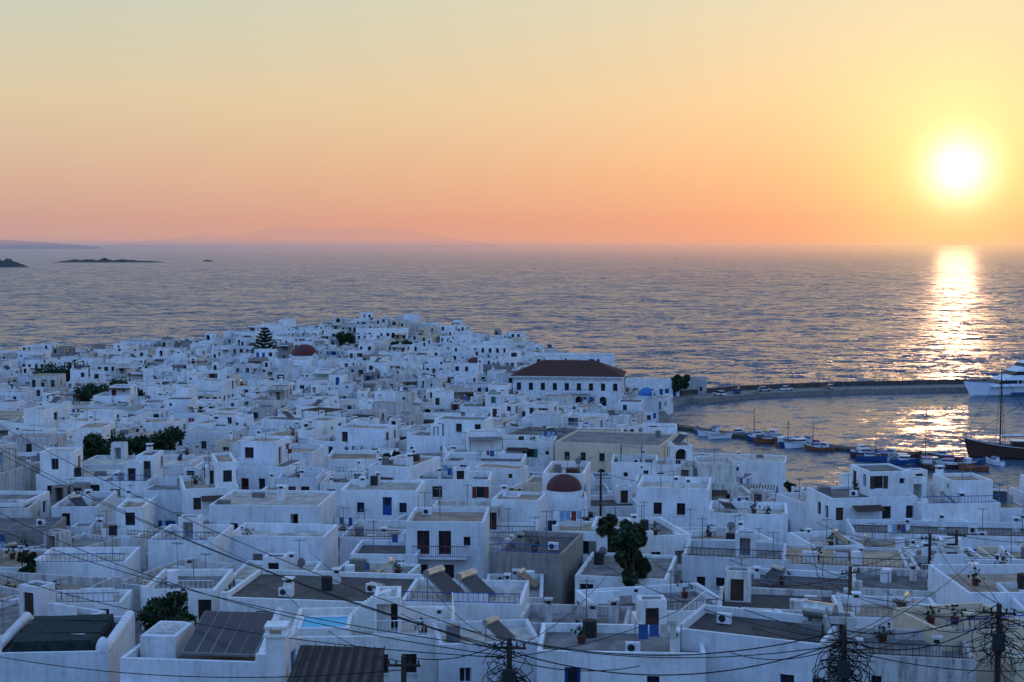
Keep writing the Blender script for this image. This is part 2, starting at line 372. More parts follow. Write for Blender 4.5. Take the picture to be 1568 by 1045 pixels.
    if extra: extra(mb,w,d,h,zr)
    return mb.obj(name,(x,y,z),rot)
def solve(px,py,h):
    a,b=ray(px,py); y=60
    while y<640:
        if CAMZ+b*y<=H(a*y,y)+h: break
        y+=.25
    return a*y,y
def hero(px0,px1,py,h,d,rot=0,name='whitewashed_house',fz=9,**kw):
    xm,y=solve((px0+px1)/2,py,h); w=(px1-px0)/F*y/ max(.6,math.cos(rot))
    cx=xm-math.sin(rot)*d/2; cy=y+math.cos(rot)*d/2
    FOOT.append((cx,cy,w/2,d/2,rot)); FRONT.append((cx+math.sin(rot)*(d/2+fz/2),cy-math.cos(rot)*(d/2+fz/2),w/2,fz/2,rot))
    r=random.Random(int(px0*31+py)); kw.setdefault('zg',H(xm,y))
    kw.setdefault('wall','plaster_white')
    return house(cx,cy,rot,w,d,h,r,name=name,**kw)
def inside(Z,x,y,m):
    for cx,cy,hw,hd,rt in Z:
        dx,dy=x-cx,y-cy; c,s=math.cos(rt),math.sin(rt); u=dx*c+dy*s; v=-dx*s+dy*c
        if abs(u)<hw+m and abs(v)<hd+m: return True
    return False
W_=lambda a,z=1.0,w=.9,h=1.2,k='win':(a-w/2,a+w/2,z,z+h,k)
# ------------------------------------------------------------ hero buildings
def town_hall():
    x,y=solve(868,578,8.0); y0=y; w=(952-785)/F*y; d=15; rot=R(-7)
    mb=MB(); r=random.Random(3); n=9; sl=w/n
    fr=[W_((i+.5)*sl,4.6,1.1,1.9,'x') for i in range(n)]+[(((i+.5)*sl-.9),((i+.5)*sl+.9),.1,3.1,'arch') for i in range(3,8)]+[W_(sl*1.0,.8,1.2,1.8,'x'),W_(sl*2.2,.8,1.2,1.8,'x')]
    block(mb,-w/2,w/2,-d/2,d/2,0,8.0,'plaster_white','roof_tiles',r,'wood_brown',.6,.1,fr,-3)
    e=.7;zt=8.0; X,Y=w/2+e,d/2+e; rx=X-Y*.95
    mb.box(-X,X,-Y,Y,zt+.003,zt+.25,'plaster_white')
    b=[(-X,-Y,zt+.253),(X,-Y,zt+.253),(X,Y,zt+.253),(-X,Y,zt+.253)]; t=[(-rx,0,zt+3.8),(rx,0,zt+3.8)]
    mb.poly([b[0],b[1],t[1],t[0]],'roof_tiles'); mb.poly([b[1],b[2],t[1]],'roof_tiles'); mb.poly([b[2],b[3],t[0],t[1]],'roof_tiles'); mb.poly([b[3],b[0],t[0]],'roof_tiles')
    mb.box(-1,6,-d/2-1.3,-d/2-.003,3.9,4.05,'plaster_white'); railing(mb,(-1,-d/2-1.25,4.05),(6,-d/2-1.25,4.05),1,'black_iron')
    mb.box(-w/2-.1,w/2+.1,-d/2-.12,-d/2-.004,7.3,7.55,'plaster_old')
    cx=x-math.sin(rot)*d/2; cy=y0+math.cos(rot)*d/2
    FOOT.append((cx,cy,w/2,d/2,rot)); FOOT.append((cx+1,cy-d/2-6,w/2,6,rot)); FRONT.append((cx,cy-d/2-20,w/2+6,12,rot))
    mb.obj('town_hall',(cx,cy,H(x,y0)),rot)
town_hall()
def chapel(px,py,rad_px,m,h=4.2,name='domed_church',bell=True):
    x,y=solve(px,py,h); rad=rad_px/F*y; w=rad*2.5; mb=MB(); r=random.Random(px)
    FOOT.append((x,y+w/2,w/2,w/2,0)); FOOT.append((x,y-3,w/2,3,0)); FRONT.append((x,y-12,w/2+2,8,0))
    block(mb,-w/2,w/2,-w/2,w/2,0,h,'plaster_white','roof_pale',r,'paint_blue',.5,.15,None,-5)
    mb.tube((0,0,h-.3),(0,0,h+rad*.35),rad*1.02,'plaster_white',n=24)
    mb.dome((0,0,h+rad*.352),rad,m,.85); mb.tube((0,0,h+rad*1.15),(0,0,h+rad*1.15+.5),.12,'plaster_white',n=6)
    mb.box(-.05,.05,-.04,.04,h+rad*1.15+.5,h+rad*1.15+1.3,'paint_white'); mb.box(-.3,.3,-.035,.035,h+rad*1.15+.9,h+rad*1.15+1.0,'paint_white')
    if bell:
        X=w/2-.9
        for s in(-.55,.55): mb.box(X+s-.18,X+s+.18,-w/2+.02,-w/2+.4,h,h+1.7,'plaster_white')
        mb.box(X-.8,X+.8,-w/2+.02,-w/2+.4,h+1.702,h+2.0,'plaster_white'); mb.box(X-.3,X+.3,-w/2+.02,-w/2+.4,h+2.002,h+2.5,'plaster_white')
        mb.tube((X,-w/2+.2,h+1.1),(X,-w/2+.2,h+1.6),.28,'metal_grey',r1=.08)
    mb.obj(name,(x,y+w/2,H(x,y)),R(rng.uniform(-12,8)))
chapel(463,553,20,'dome_red',5); chapel(865,765,28,'dome_red',4.5,bell=False); chapel(726,560,10,'dome_red',6); chapel(992,612,14,'dome_blue',5.5,name='blue_domed_chapel')
# --- bottom row
def ex_tarp(mb,w,d,h,zr):
    for i in range(9):
        y0=-d*.36+i*d*.08; a=.12*math.sin(i*2.1); b=.12*math.cos(i*1.7)
        mb.hexa([(-w*.35,y0,zr+.05),(w*.35,y0,zr+.05),(w*.35,y0+d*.08,zr+.05),(-w*.35,y0+d*.08,zr+.05),(-w*.33,y0+.02,zr+.7+a),(w*.33,y0+.02,zr+.62+b),(w*.34,y0+d*.08-.02,zr+.72+b),(-w*.34,y0+d*.08-.02,zr+.8+a)],'cloth_green')
    for s in(-1,1): 
        mb.tube((s*(w/2-.25),-d/2+.3,h-.05),(s*(w/2-.25),d/2-.3,h+.15),.3,'plaster_white',n=12)
        mb.dome((s*(w/2-.35),-d/2+.35,h-.03),.42,'plaster_white',1.9)
hero(-20,165,1000,3.0,8,R(4),extra=ex_tarp,roof='roof_dark',clut=1,upper=False,dens=.3)
def ex_panel(mb,w,d,h,zr):
    X0,X1=-w*.12,w*.4
    mb.hexa([(X0,-d*.38,h+.05),(X1,-d*.38,h+.05),(X1-.2,d*.38,h+1.1),(X0-.2,d*.38,h+1.1),(X0,-d*.38,h+.17),(X1,-d*.38,h+.17),(X1-.2,d*.38,h+1.22),(X0-.2,d*.38,h+1.22)],'metal_grey')
    for i in range(5):
        a=X0+.1+(X1-X0-.2)*i/5; b=X0+.02+(X1-X0-.1)*(i+1)/5-.06
        mb.poly([(a,-d*.36,h+.20),(b,-d*.36,h+.20),(b-.2,d*.36,h+1.225),(a-.2,d*.36,h+1.225)],'solar_glass')
    for x in(X0+.1,X1-.3): mb.tube((x,d*.36,zr),(x,d*.36,h+1.1),.05,'metal_grey')
    mb.box(-w*.45,-w*.2,-d*.2,d*.3,zr-.05,h+.7,'plaster_white'); mb.box(-w*.42,-w*.24,-d*.12,d*.2,h+.702,h+.78,'plaster_old')
    mb.tube((w*.44,-d/2+.2,h+.0),(w*.38,d/2-.2,h+1.2),.22,'plaster_white',n=10)
hero(178,412,1012,3.0,6.5,R(-6),extra=ex_panel,roof='roof_grey',clut=0,upper=False,dens=.4)
p=at(425,1045,72); mb=MB(); z0=H(p.x,p.y)-2; zt=at(425,972,72).z
mb.box(-.5,.5,-.5,.5,0,zt-z0,'plaster_white'); mb.box(-.62,.62,-.62,.62,zt-z0+.003,zt-z0+.12,'plaster_white')
for s in(-.42,.42): mb.box(s-.11,s+.11,-.5,.5,zt-z0+.123,zt-z0+.45,'plaster_white')
mb.box(-.58,.58,-.58,.58,zt-z0+.453,zt-z0+.57,'plaster_white'); mb.obj('chimney_stack',(p.x,p.y,z0),0)
p=at(522,1034,71); mb=MB(); w=5.2
mb.hexa([(-w/2,-2.2,-.75),(w/2,-2.2,-.95),(w/2-.8,2.2,.75),(-w/2,2.2,.8),(-w/2,-2.2,-.68),(w/2,-2.2,-.88),(w/2-.8,2.2,.82),(-w/2,2.2,.87)],'roof_sheet')
for x in(-w/2+.2,w/2-.9):
    for y in(-1.9,1.9): mb.box(x-.07,x+.07,y-.07,y+.07,-5,-.8 if y<0 else .6,'wood_brown')
for i in range(9): mb.tube((-w/2+.3+i*.58,-2.15,-.64),(-w/2+.3+i*.52,2.15,.9),.035,'wood_brown',n=4)
mb.obj('pergola_roof',tuple(p),R(-5)); FOOT.append((p.x,p.y,3.5,3,0))
def ex_tub(mb,w,d,h,zr):
    x0,x1=-w*.46,-w*.14
    mb.box(x0,x1,-d*.38,0.3,zr-.02,h+.15,'plaster_white'); mb.box(x0+.28,x1-.28,-d*.38+.28,.02,h+.153,h+.26,'pool_water')
    for a,b,c,e in((x0,x1,-d*.38,-d*.38+.26),(x0,x1,.04,.3),(x0,x0+.26,-d*.38+.263,.037),(x1-.26,x1,-d*.38+.263,.037)): mb.box(a,b,c,e,h+.153,h+.31,'paint_white')
    for i in range(14):
        a=i/14; xa=x1-.2+a*2.6; zz=h+.3+1.5*math.sin(a*1.55); mb.box(xa,xa+.184,d*.04,d*.14,zr,zz,'plaster_white')
    block(mb,w*.0,w*.16,-d*.12,d*.3,zr,zr+2.4,'plaster_white','roof_pale',random.Random(2),'wood_brown',0,.15,[(.15,w*.16-.15,zr+.1,zr+2.0,'deep')],zr-.1)
    railing(mb,(w*.0,-d/2+.12,h),(w/2-.15,-d/2+.12,h),.9,'paint_white',.22); railing(mb,(w/2-.14,-d/2+.14,h),(w/2-.14,d/2-.15,h),.9,'paint_white',.22)
    chimney(mb,w*.4,d*.1,zr,random.Random(3)); plantpot(mb,w*.3,-d*.2,zr,random.Random(3))
hero(440,700,975,3.2,7,R(3),extra=ex_tub,roof='roof_pale',clut=0,upper=False,front=[W_(5.5,.9),W_(7.2,.9)])
hero(672,830,985,3.3,5,R(8),roof='roof_pale',clut=2,upper=False,front=[W_(1.5,1.0,.7,.9)],par=.4)
hero(820,1082,1000,3.1,6,R(-4),roof='roof_grey',clut=5,upper=False,front=[W_(6.5,.9,.7,.9),W_(2,.2,.9,2,'door')],par=.5)
hero(790,960,958,3.3,5,R(-8),roof='roof_grey',wall='plaster_old',clut=4,upper=False,dens=.3)
def ex_tank(mb,w,d,h,zr):
    mb.tube((2.2,2.2,h+.6),(4.0,1.9,h+.6),.5,'metal_tank',n=18); 
    for x in(2.5,3.6): mb.box(x-.05,x+.05,1.7,2.5,zr,h+.2,'metal_grey')
    railing(mb,(-w/2+.2,-d/2+.12,h),(-w/2+.2,d/2-.12,h),.9,'paint_white',.3)
hero(1035,1250,975,4.0,6,R(-24),extra=ex_tank,roof='roof_dark',clut=2,upper=False,front=[W_(6.6,1.0,.8,1.1),W_(8.4,1.0,.8,1.1)])
hero(1100,1290,935,3.4,6,R(-10),roof='roof_dark',wall='plaster_old',clut=5,upper=False,dens=.4)
hero(1255,1490,1006,3.0,6,R(-10),roof='roof_grey',wall='plaster_old',clut=5,upper=False,dens=.4)
hero(1440,1600,965,4.2,6,R(14),roof='roof_tan',wall='plaster_cream',clut=3,upper=False,dens=.25)
hero(1290,1450,948,3.2,6,R(-6),roof='roof_tan',wall='plaster_white',clut=5,upper=False,dens=.4)
# --- second row
def ex_b1(mb,w,d,h,zr): stairs(mb,w*.1,-d/2,1,1.4,1,'plaster_white')
hero(48,192,862,3.6,6,R(3),upper=False,clut=2,roof='roof_pale',front=[(4.0,4.9,.3,2.3,'door'),W_(1.6,1.0)],acc='paint_lightblue',extra=ex_b1)
hero(-60,78,812,4.4,6,R(5),upper=False,clut=2,roof='roof_grey',wall='plaster_grey',dens=.3)
hero(20,185,925,2.6,4,R(3),upper=False,clut=2,roof='roof_pale',dens=.2)
hero(215,330,905,3.0,7,R(0),upper=False,clut=2,roof='roof_grey',front=[(4.2,5.2,.3,2.3,'door'),W_(2.4)],acc='wood_brown')
hero(330,620,920,3.0,9,R(-8),upper=False,clut=6,roof='roof_dark',par=.35,dens=.3)
hero(535,640,850,3.4,6,R(-3),upper=False,clut=2,roof='roof_dark',dens=.0)
def ex_balc(mb,w,d,h,zr):
    mb.box(-w*.4,w*.3,-d/2-1.1,-d/2-.003,2.9,3.05,'plaster_white'); railing(mb,(-w*.4,-d/2-1.05,3.05),(w*.3,-d/2-1.05,3.05),1,'paint_red',.18)
hero(620,742,800,6.0,7,R(-3),upper=False,clut=4,roof='roof_tan',front=[(1.0,2.1,3.1,5.2,'win'),(2.9,4.0,3.1,5.2,'win'),W_(5.4,3.9,.6,.8,'x'),W_(1.5),W_(3.8)],acc='paint_red',extra=ex_balc)
def ex_heat(mb,w,d,h,zr):
    heater(mb,-1.6,0,zr,1.1,1.0); heater(mb,.8,-.8,zr,1.1,1.0); chimney(mb,2.8,1,zr,random.Random(1))
hero(610,800,925,3.4,7,R(-5),upper=False,clut=1,roof='roof_pale',extra=ex_heat,dens=.3)
hero(758,860,848,4.6,9,R(-14),upper=False,clut=4,roof='roof_dark',wall='plaster_grey',dens=.6)
hero(845,930,815,5.0,5,R(-8),upper=False,clut=2,roof='roof_tan',front=[W_(2.6,3.0,1.3,1.2,'winsh')],acc='wood_grey')
hero(905,960,808,5.2,5,R(-8),upper=False,clut=1,roof='roof_tan',front=[(1.0,1.9,2.4,4.4,'door')],acc='paint_lightblue')
hero(880,1020,885,2.8,9,R(-12),upper=False,clut=4,roof='roof_grey',par=.25,dens=.3)
hero(1045,1200,855,3.8,7,R(-12),upper=False,clut=4,roof='roof_grey',front=[W_(1.6,1.3,.7,.8),W_(3.2,1.3,.7,.8),W_(6.4,1.3,.9,.5,'x')],acc='wood_brown')
hero(1200,1390,868,3.2,8,R(-10),upper=False,clut=6,roof='roof_tan',dens=.5)
hero(1110,1300,905,3.2,7,R(-14),upper=False,clut=5,roof='roof_dark',dens=.4)
hero(1310,1460,905,3.6,7,R(-12),upper=False,clut=5,roof='roof_grey',wall='plaster_old',dens=.5)
# --- third row
hero(318,490,775,5.4,9,R(-4),upper=False,clut=3,roof='roof_pale',front=[(8.2,9.0,2.6,4.6,'deep'),W_(5.2,2.2,.9,1.2,'shut'),W_(2.5,2.6,.8,1)],acc='wood_grey')
hero(225,330,828,4.8,7,R(-2),upper=False,clut=2,roof='roof_pale',dens=.35)
hero(345,498,822,4.4,6,R(-5),upper=False,clut=2,roof='roof_pale',front=[W_(2.8,1.4,.9,1.4,'shut'),W_(4.6,1.4,.5,.5,'x')],acc='wood_grey')
hero(520,640,752,5.6,7,R(-3),upper=False,clut=4,roof='roof_pale',front=[W_(2.2,3.2,.8,1.1),(4.6,5.6,2.9,4.9,'door'),W_(6.8,3.2,.8,1.1)],acc='paint_blue')
hero(975,1085,748,5.8,8,R(-10),upper=False,clut=4,roof='roof_pale',front=[W_(2.3,2.9,.9,1.3),W_(4.8,2.9,.9,1.3),W_(1.6,.6,.7,.9)],acc='wood_brown')
hero(1085,1205,788,4.6,7,R(-10),upper=False,clut=3,roof='roof_pale',dens=.5)
hero(1305,1600,772,4.0,10,R(-9),upper=False,clut=3,roof='roof_tan',dens=.06,par=.3,name='flat_roofed_building')
hero(1310,1600,820,3.4,7,R(-7),upper=False,clut=7,roof='roof_grey',dens=.5)
hero(115,290,712,5.6,8,R(-2),upper=False,clut=3,roof='roof_pale',front=[W_(2+2.2*i,3.0,1.2,1.3) for i in range(5)],acc='wood_grey')
hero(278,360,662,6.2,8,R(-4),upper=False,clut=1,roof='roof_pale',front=[W_(3.6,3.4,.9,1.3)],acc='wood_grey')
hero(355,425,680,6.0,8,R(-4),upper=False,clut=2,roof='roof_pale',front=[W_(1.5,3.0,.7,1.4),W_(3.4,3.0,.7,1.4),W_(5.2,3.0,.7,1.4)],acc='wood_brown')
hero(850,1010,680,6.6,14,R(-16),upper=False,clut=2,wall='plaster_cream',roof='roof_grey',par=.25,fz=14,front=[(1.2,2.3,.3,2.9,'arch'),(3.6,4.7,.3,2.9,'arch'),(6.4,7.5,.3,2.9,'arch'),W_(1.8,4.0,.8,1.2),W_(4.2,4.0,.8,1.2),W_(7,4.0,.8,1.2),W_(10.5,4.0,.8,1.2)],name='cream_building')
hero(675,800,708,5.2,8,R(-5),upper=False,clut=3,roof='roof_dark',dens=.5)
hero(1008,1200,705,4.2,8,R(-12),upper=False,clut=5,roof='roof_pale',dens=.4)
hero(985,1037,655,7.5,6,R(-5),upper=False,clut=1,roof='roof_pale',dens=.3)
hero(840,925,628,4.8,8,R(-7),upper=False,clut=1,roof='roof_pale',dens=.4)
hero(510,600,618,5.4,8,R(-4),upper=False,clut=2,roof='roof_pale',dens=.6); hero(385,470,598,5.4,8,R(3),upper=False,clut=2,roof='roof_tan',dens=.6); hero(640,720,640,5.4,8,R(-6),upper=False,clut=2,roof='roof_pale',dens=.6)
hero(710,792,528,7.5,10,R(-4),upper=False,clut=2,roof='roof_pale',front=[W_(1.5+2.6*i,4.6,1.0,1.6,'x') for i in range(7)]+[W_(2+3*i,1.2,1.0,1.5,'x') for i in range(5)],name='waterfront_house')
hero(790,940,545,6.4,12,R(-5),upper=False,clut=2,roof='roof_pale',dens=.5,name='waterfront_house')
hero(630,700,528,6,9,R(-4),upper=False,clut=2,roof='roof_pale',front=[W_(1.5+2.3*i,3.6,1.1,1.5,'x') for i in range(7)],name='waterfront_house')
hero(545,625,505,7,9,R(4),upper=False,clut=2,roof='roof_pale',dens=.8,name='waterfront_house')
hero(1040,1082,580,4.5,7,R(-8),upper=False,clut=1,roof='roof_pale',wall='plaster_old',dens=.7,name='harbour_house')
hero(958,1040,583,4.5,8,R(-8),upper=False,clut=1,roof='roof_tan',dens=.7,name='harbour_house')
# ------------------------------------------------------------ trees
def tree(x,y,w,h,seed,name='leafy_tree',clumps=14,n=230,s=.28):
    r=random.Random(seed); mb=MB(); z=H(x,y)
    mb.tube((0,0,-1),(0,0,h*.5),.035*h,'bark',r1=.02*h)
    for i in range(clumps):
        t=2*math.pi*i/clumps*1.7; rad=w/2*math.sqrt(r.random())*.85; cz=h*r.uniform(.35,.88)
        c=Vector((rad*math.cos(t),rad*math.sin(t),cz)); mb.tube((0,0,h*.3),c,.012*h,'bark',r1=.004*h,n=5)
        cr=w*r.uniform(.13,.24)
        for _ in range(n):
            d=Vector((r.gauss(0,1),r.gauss(0,1),r.gauss(0,.7))); d=d.normalized()*cr*r.uniform(.4,1.1)
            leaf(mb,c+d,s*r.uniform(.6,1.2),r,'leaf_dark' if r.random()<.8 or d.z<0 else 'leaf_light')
    FOOT.append((x,y-w*.35,w*.5,w*.65,0)); FRONT.append((x,y-w-6,w*.6,7,0)); mb.obj(name,(x,y,z),0)
def tree_at(px,py_top,w_px,h,seed,**k):
    x,y=solve(px,py_top,h); tree(x,y,w_px/F*y,h,seed,**k)
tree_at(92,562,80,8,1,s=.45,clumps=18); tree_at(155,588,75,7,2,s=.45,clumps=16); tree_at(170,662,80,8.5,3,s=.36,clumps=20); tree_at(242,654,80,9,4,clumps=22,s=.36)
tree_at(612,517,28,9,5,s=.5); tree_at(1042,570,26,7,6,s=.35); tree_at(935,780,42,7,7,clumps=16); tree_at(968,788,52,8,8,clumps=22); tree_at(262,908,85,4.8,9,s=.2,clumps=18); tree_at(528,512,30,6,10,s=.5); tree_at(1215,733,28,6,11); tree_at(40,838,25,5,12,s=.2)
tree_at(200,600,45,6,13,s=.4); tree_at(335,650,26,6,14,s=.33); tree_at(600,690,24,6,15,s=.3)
def norfolk(px,py,h,seed):
    x,y=solve(px,py,h); r=random.Random(seed); mb=MB(); mb.tube((0,0,-1),(0,0,h),.25,'bark',r1=.04)
    for k in range(12):
        z=h*(.1+.87*k/12); L=(1-k/12.5)*h*.46+.3
        for j in range(7):
            t=j/7*2*math.pi+k*.4; l=L*r.uniform(.75,1.1); e=Vector((l*math.cos(t),l*math.sin(t),z+l*.25)); a=Vector((0,0,z)); mb.tube(a,e,.06,'bark',r1=.02,n=4)
            for q in range(34): leaf(mb,a.lerp(e,r.uniform(.15,1.05))+Vector((r.gauss(0,.16),r.gauss(0,.16),r.gauss(.06,.1))),.38,r,'leaf_dark')
    FOOT.append((x,y-3,3,5,0)); FRONT.append((x,y-16,5,9,0)); mb.obj('norfolk_pine_tree',(x,y,H(x,y)),0)
norfolk(405,498,15,3)
# ------------------------------------------------------------ infill houses
y=84.0
while y<612:
    xa=-.43*y-14; xb=.43*y+10; x=xa+rng.uniform(0,6)
    step=rng.uniform(6.8,8.8)
    while x<xb:
        w=rng.choice((rng.uniform(4.2,6.5),rng.uniform(6,9.5),rng.uniform(8,13))); cx=x+w/2; cy=y+rng.uniform(-3,3); x+=w+(rng.uniform(.0,.5) if rng.random()<.75 else rng.uniform(1.3,2.8))
        s=sdist(cx,cy)
        if s<5 or inside(FOOT,cx,cy,3.2): continue
        if cx>18 and cy>395 : continue
        rot=R(-6)+.65*noise.noise(Vector((cx*.014,cy*.014,3)))+rng.gauss(0,.12)
        h=rng.choices((2.9,3.7,4.6,5.8,6.8),(20,18,18,28,16))[0]+rng.uniform(-.4,.5)
        low=False
        if cy<140: h=min(h,rng.uniform(2.7,5.0))
        if inside(FRONT,cx,cy,1.5): h=rng.uniform(2.6,3.1); low=True
        if cx>22 and cy>160: h=min(h,rng.uniform(2.5,3.5)); low=True
        d=rng.uniform(5.6,9.6)
        if cy>560: h+=.6
        house(cx,cy,rot,w,d,h,rng,dens=rng.uniform(.5,.9),low=low)
    y+=step
# ------------------------------------------------------------ terrain and sea
xs=list(range(-400,401,4)); ys=list(range(-140,653,4)); vs=[];fs=[]
for yy in ys:
    for xx in xs:
        s=sdist(xx,yy); t=max(0,min(1,(s+2)/3.5)); t=t*t*(3-2*t); vs.append((xx,yy,-4+(H(xx,yy)+4)*t))
nx=len(xs)
for j in range(len(ys)-1):
    for i in range(nx-1): fs.append((j*nx+i,j*nx+i+1,(j+1)*nx+i+1,(j+1)*nx+i))
me=bpy.data.meshes.new('ground'); me.from_pydata(vs,[],fs); me.materials.append(MATS['ground_paving']); o=bpy.data.objects.new('ground',me); COL.objects.link(o)
m,t,p=newmat('sea_water'); g=t.n('ShaderNodeNewGeometry'); P=g.outputs['Position']
def slope(sx,sy,amp,det=2):
    nz=t.noise(t.vm('MULTIPLY',P,(sx,sy,1)),1.0,det,.65)
    return t.vm('MULTIPLY',t.vm('SUBTRACT',nz.outputs['Color'],(.5,.5,.5)),(amp*1.3,amp,0))
sl=t.vm('ADD',slope(.035,.05,1.7,4),t.vm('ADD',slope(.15,.2,2.6,3),slope(.7,.9,1.8,2)))
sl=t.vm('ADD',sl,(0,-.1,0))
wind=t.mr(t.noise(t.vm('MULTIPLY',P,(.0012,.004,1)),1.0,3).outputs[0],.35,.65,.85,1.2)
sp=t.n('ShaderNodeSeparateXYZ'); t.set(sp.inputs[0],P)
harb=t.mr(sp.outputs[1],405,450,.3,1.0)
sl=t.scale(sl,t.math('MULTIPLY',wind,harb))
t.set(p.inputs['Normal'],t.vm('NORMALIZE',t.vm('ADD',sl,(0,0,1))))
p.inputs['Base Color'].default_value=(.04,.085,.13,1); p.inputs['Roughness'].default_value=.27; p.inputs['IOR'].default_value=1.45
dist=t.vm('LENGTH',P); haze_mix=t.mr(t.math('LOGARITHM',dist,10),3.0,4.4,0,.85,True)  # haze painted into the water: transparency grows with distance from origin
tr=t.n('ShaderNodeBsdfTransparent'); mx=t.n('ShaderNodeMixShader'); t.set(mx.inputs[0],haze_mix); t.set(mx.inputs[1],p.outputs[0]); t.set(mx.inputs[2],tr.outputs[0])
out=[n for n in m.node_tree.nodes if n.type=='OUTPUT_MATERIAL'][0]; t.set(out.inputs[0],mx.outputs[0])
S=150000
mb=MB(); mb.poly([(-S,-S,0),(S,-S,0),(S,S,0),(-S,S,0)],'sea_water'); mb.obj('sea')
def hazemat(name,c,f):  # aerial haze put into the hill material as fixed transparency
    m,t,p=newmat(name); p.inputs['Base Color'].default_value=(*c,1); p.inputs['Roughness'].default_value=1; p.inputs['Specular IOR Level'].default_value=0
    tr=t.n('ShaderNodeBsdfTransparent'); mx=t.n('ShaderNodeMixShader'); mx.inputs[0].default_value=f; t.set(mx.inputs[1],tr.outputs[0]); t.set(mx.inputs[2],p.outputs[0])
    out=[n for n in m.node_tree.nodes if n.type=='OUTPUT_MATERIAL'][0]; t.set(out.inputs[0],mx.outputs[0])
hazemat('hill_painted_haze',(.34,.3,.36),.05); hazemat('near_hill_painted_haze',(.24,.2,.26),.18)
def ridge(name,px0,px1,dist,prof,mt,n=90,depth=.06,rough=.1):
    x0=(px0-784)/F*dist; x1=(px1-784)/F*dist; mb=MB(); pts=[]
    for i in range(n+1):
        u=i/n; k=u*(len(prof)-1); a=int(min(k,len(prof)-2)); hh=prof[a]+(prof[a+1]-prof[a])*(k-a)
        hh=hh/F*dist; hh*=1+rough*noise.noise(Vector((u*14,dist,0)))+rough*.6*noise.noise(Vector((u*50,dist,2)))
        pts.append((x0+(x1-x0)*u,max(hh,.01)))
    dd=abs(x1-x0)*depth
    for (xa,ha),(xb,hb) in zip(pts,pts[1:]):
        mb.poly([(xa,dist,-2),(xb,dist,-2),(xb,dist+dd,hb),(xa,dist+dd,ha)],mt)
        mb.poly([(xa,dist+dd,ha),(xb,dist+dd,hb),(xb,dist+2*dd,-2),(xa,dist+2*dd,-2)],mt)
    mb.obj(name)
ridge('distant_island_hills',150,760,30000,[2,8,12,20,17,30,33,27,31,28,20,10,4],'hill_painted_haze',rough=.12)
ridge('distant_headland',-200,150,16000,[22,18,15,10,3],'near_hill_painted_haze')
ridge('rocky_islet',80,250,3700,[0,2,4,3.5,5,3,4,2,1.5,0],'stone_dark',rough=.6)
ridge('rocky_islet',310,328,3900,[0,2,1.5,0],'stone_dark',rough=.6)
ridge('rocky_headland',-120,42,2900,[30,26,22,14,12,0],'stone_dark',rough=.5)
# ------------------------------------------------------------ pier, jetty
def wallpath(name,pts,w,z0,z1,m,parapet=0):
    mb=MB()
    for (xa,ya),(xb,yb) in zip(pts,pts[1:]):
        d=Vector((xb-xa,yb-ya,0)).normalized(); n=Vector((-d.y,d.x,0)); a=Vector((xa,ya,0)); b=Vector((xb,yb,0))+d*.02
        A=[a-n*w/2,b-n*w/2,b+n*w/2,a+n*w/2]; mb.hexa([(q.x,q.y,z0) for q in A]+[(q.x,q.y,z1) for q in A],m)
        if parapet:
            A=[a+n*(w/2-1),b+n*(w/2-1),b+n*(w/2+.1),a+n*(w/2+.1)]; mb.hexa([(q.x,q.y,z0) for q in A]+[(q.x,q.y,z1+parapet) for q in A],'stone_dark')
    return mb.obj(name)
wallpath('harbour_pier',[(50,404),(70,420),(100,431),(150,441),(210,450)],10,-3,1.5,'stone_quay',1.4)
wallpath('small_jetty',[(38,350),(52,332),(74,308),(92,296)],3.2,-3,.8,'stone_dark')
def lamp(x,y,z,h=5):
    mb=MB(); mb.tube((0,0,-.3),(0,0,h),.07,'black_iron',r1=.05); mb.tube((0,0,h),(.7,0,h+.25),.04,'black_iron'); mb.box(.5,1.05,-.12,.12,h+.18,h+.3,'metal_grey'); mb.obj('street_lamp',(x,y,z))
for i in range(9): lamp(66+i*9,424+i*1.9-(4 if i<3 else 0),1.5)
def car(x,y,z,rot,m):
    mb=MB(); mb.hexa([(-2,-.8,.3),(2,-.8,.3),(2,.8,.3),(-2,.8,.3),(-2,-.78,.85),(1.95,-.78,.75),(1.95,.78,.75),(-2,.78,.85)],m)
    mb.hexa([(-1.8,-.76,.853),(1.1,-.76,.8),(1.1,.76,.8),(-1.8,.76,.853),(-1.4,-.62,1.4),(.4,-.62,1.4),(.4,.62,1.4),(-1.4,.62,1.4)],'glass_dark'); mb.box(-1.38,.38,-.6,.6,1.402,1.46,m)
    for a in(-1.25,1.25):
        for b in(-.82,.66): mb.tube((a,b,.32),(a,b+.16,.32),.32,'rubber',n=12)
    mb.obj('parked_car',(x,y,z),rot)
for i,(a,b,c) in enumerate(((75,421,'car_silver'),(82,423,'paint_white'),(66,415,'paint_blue'),(96,428,'car_silver'),(60,409,'paint_white'))): car(a,b,1.5,R(10+30*i),c)
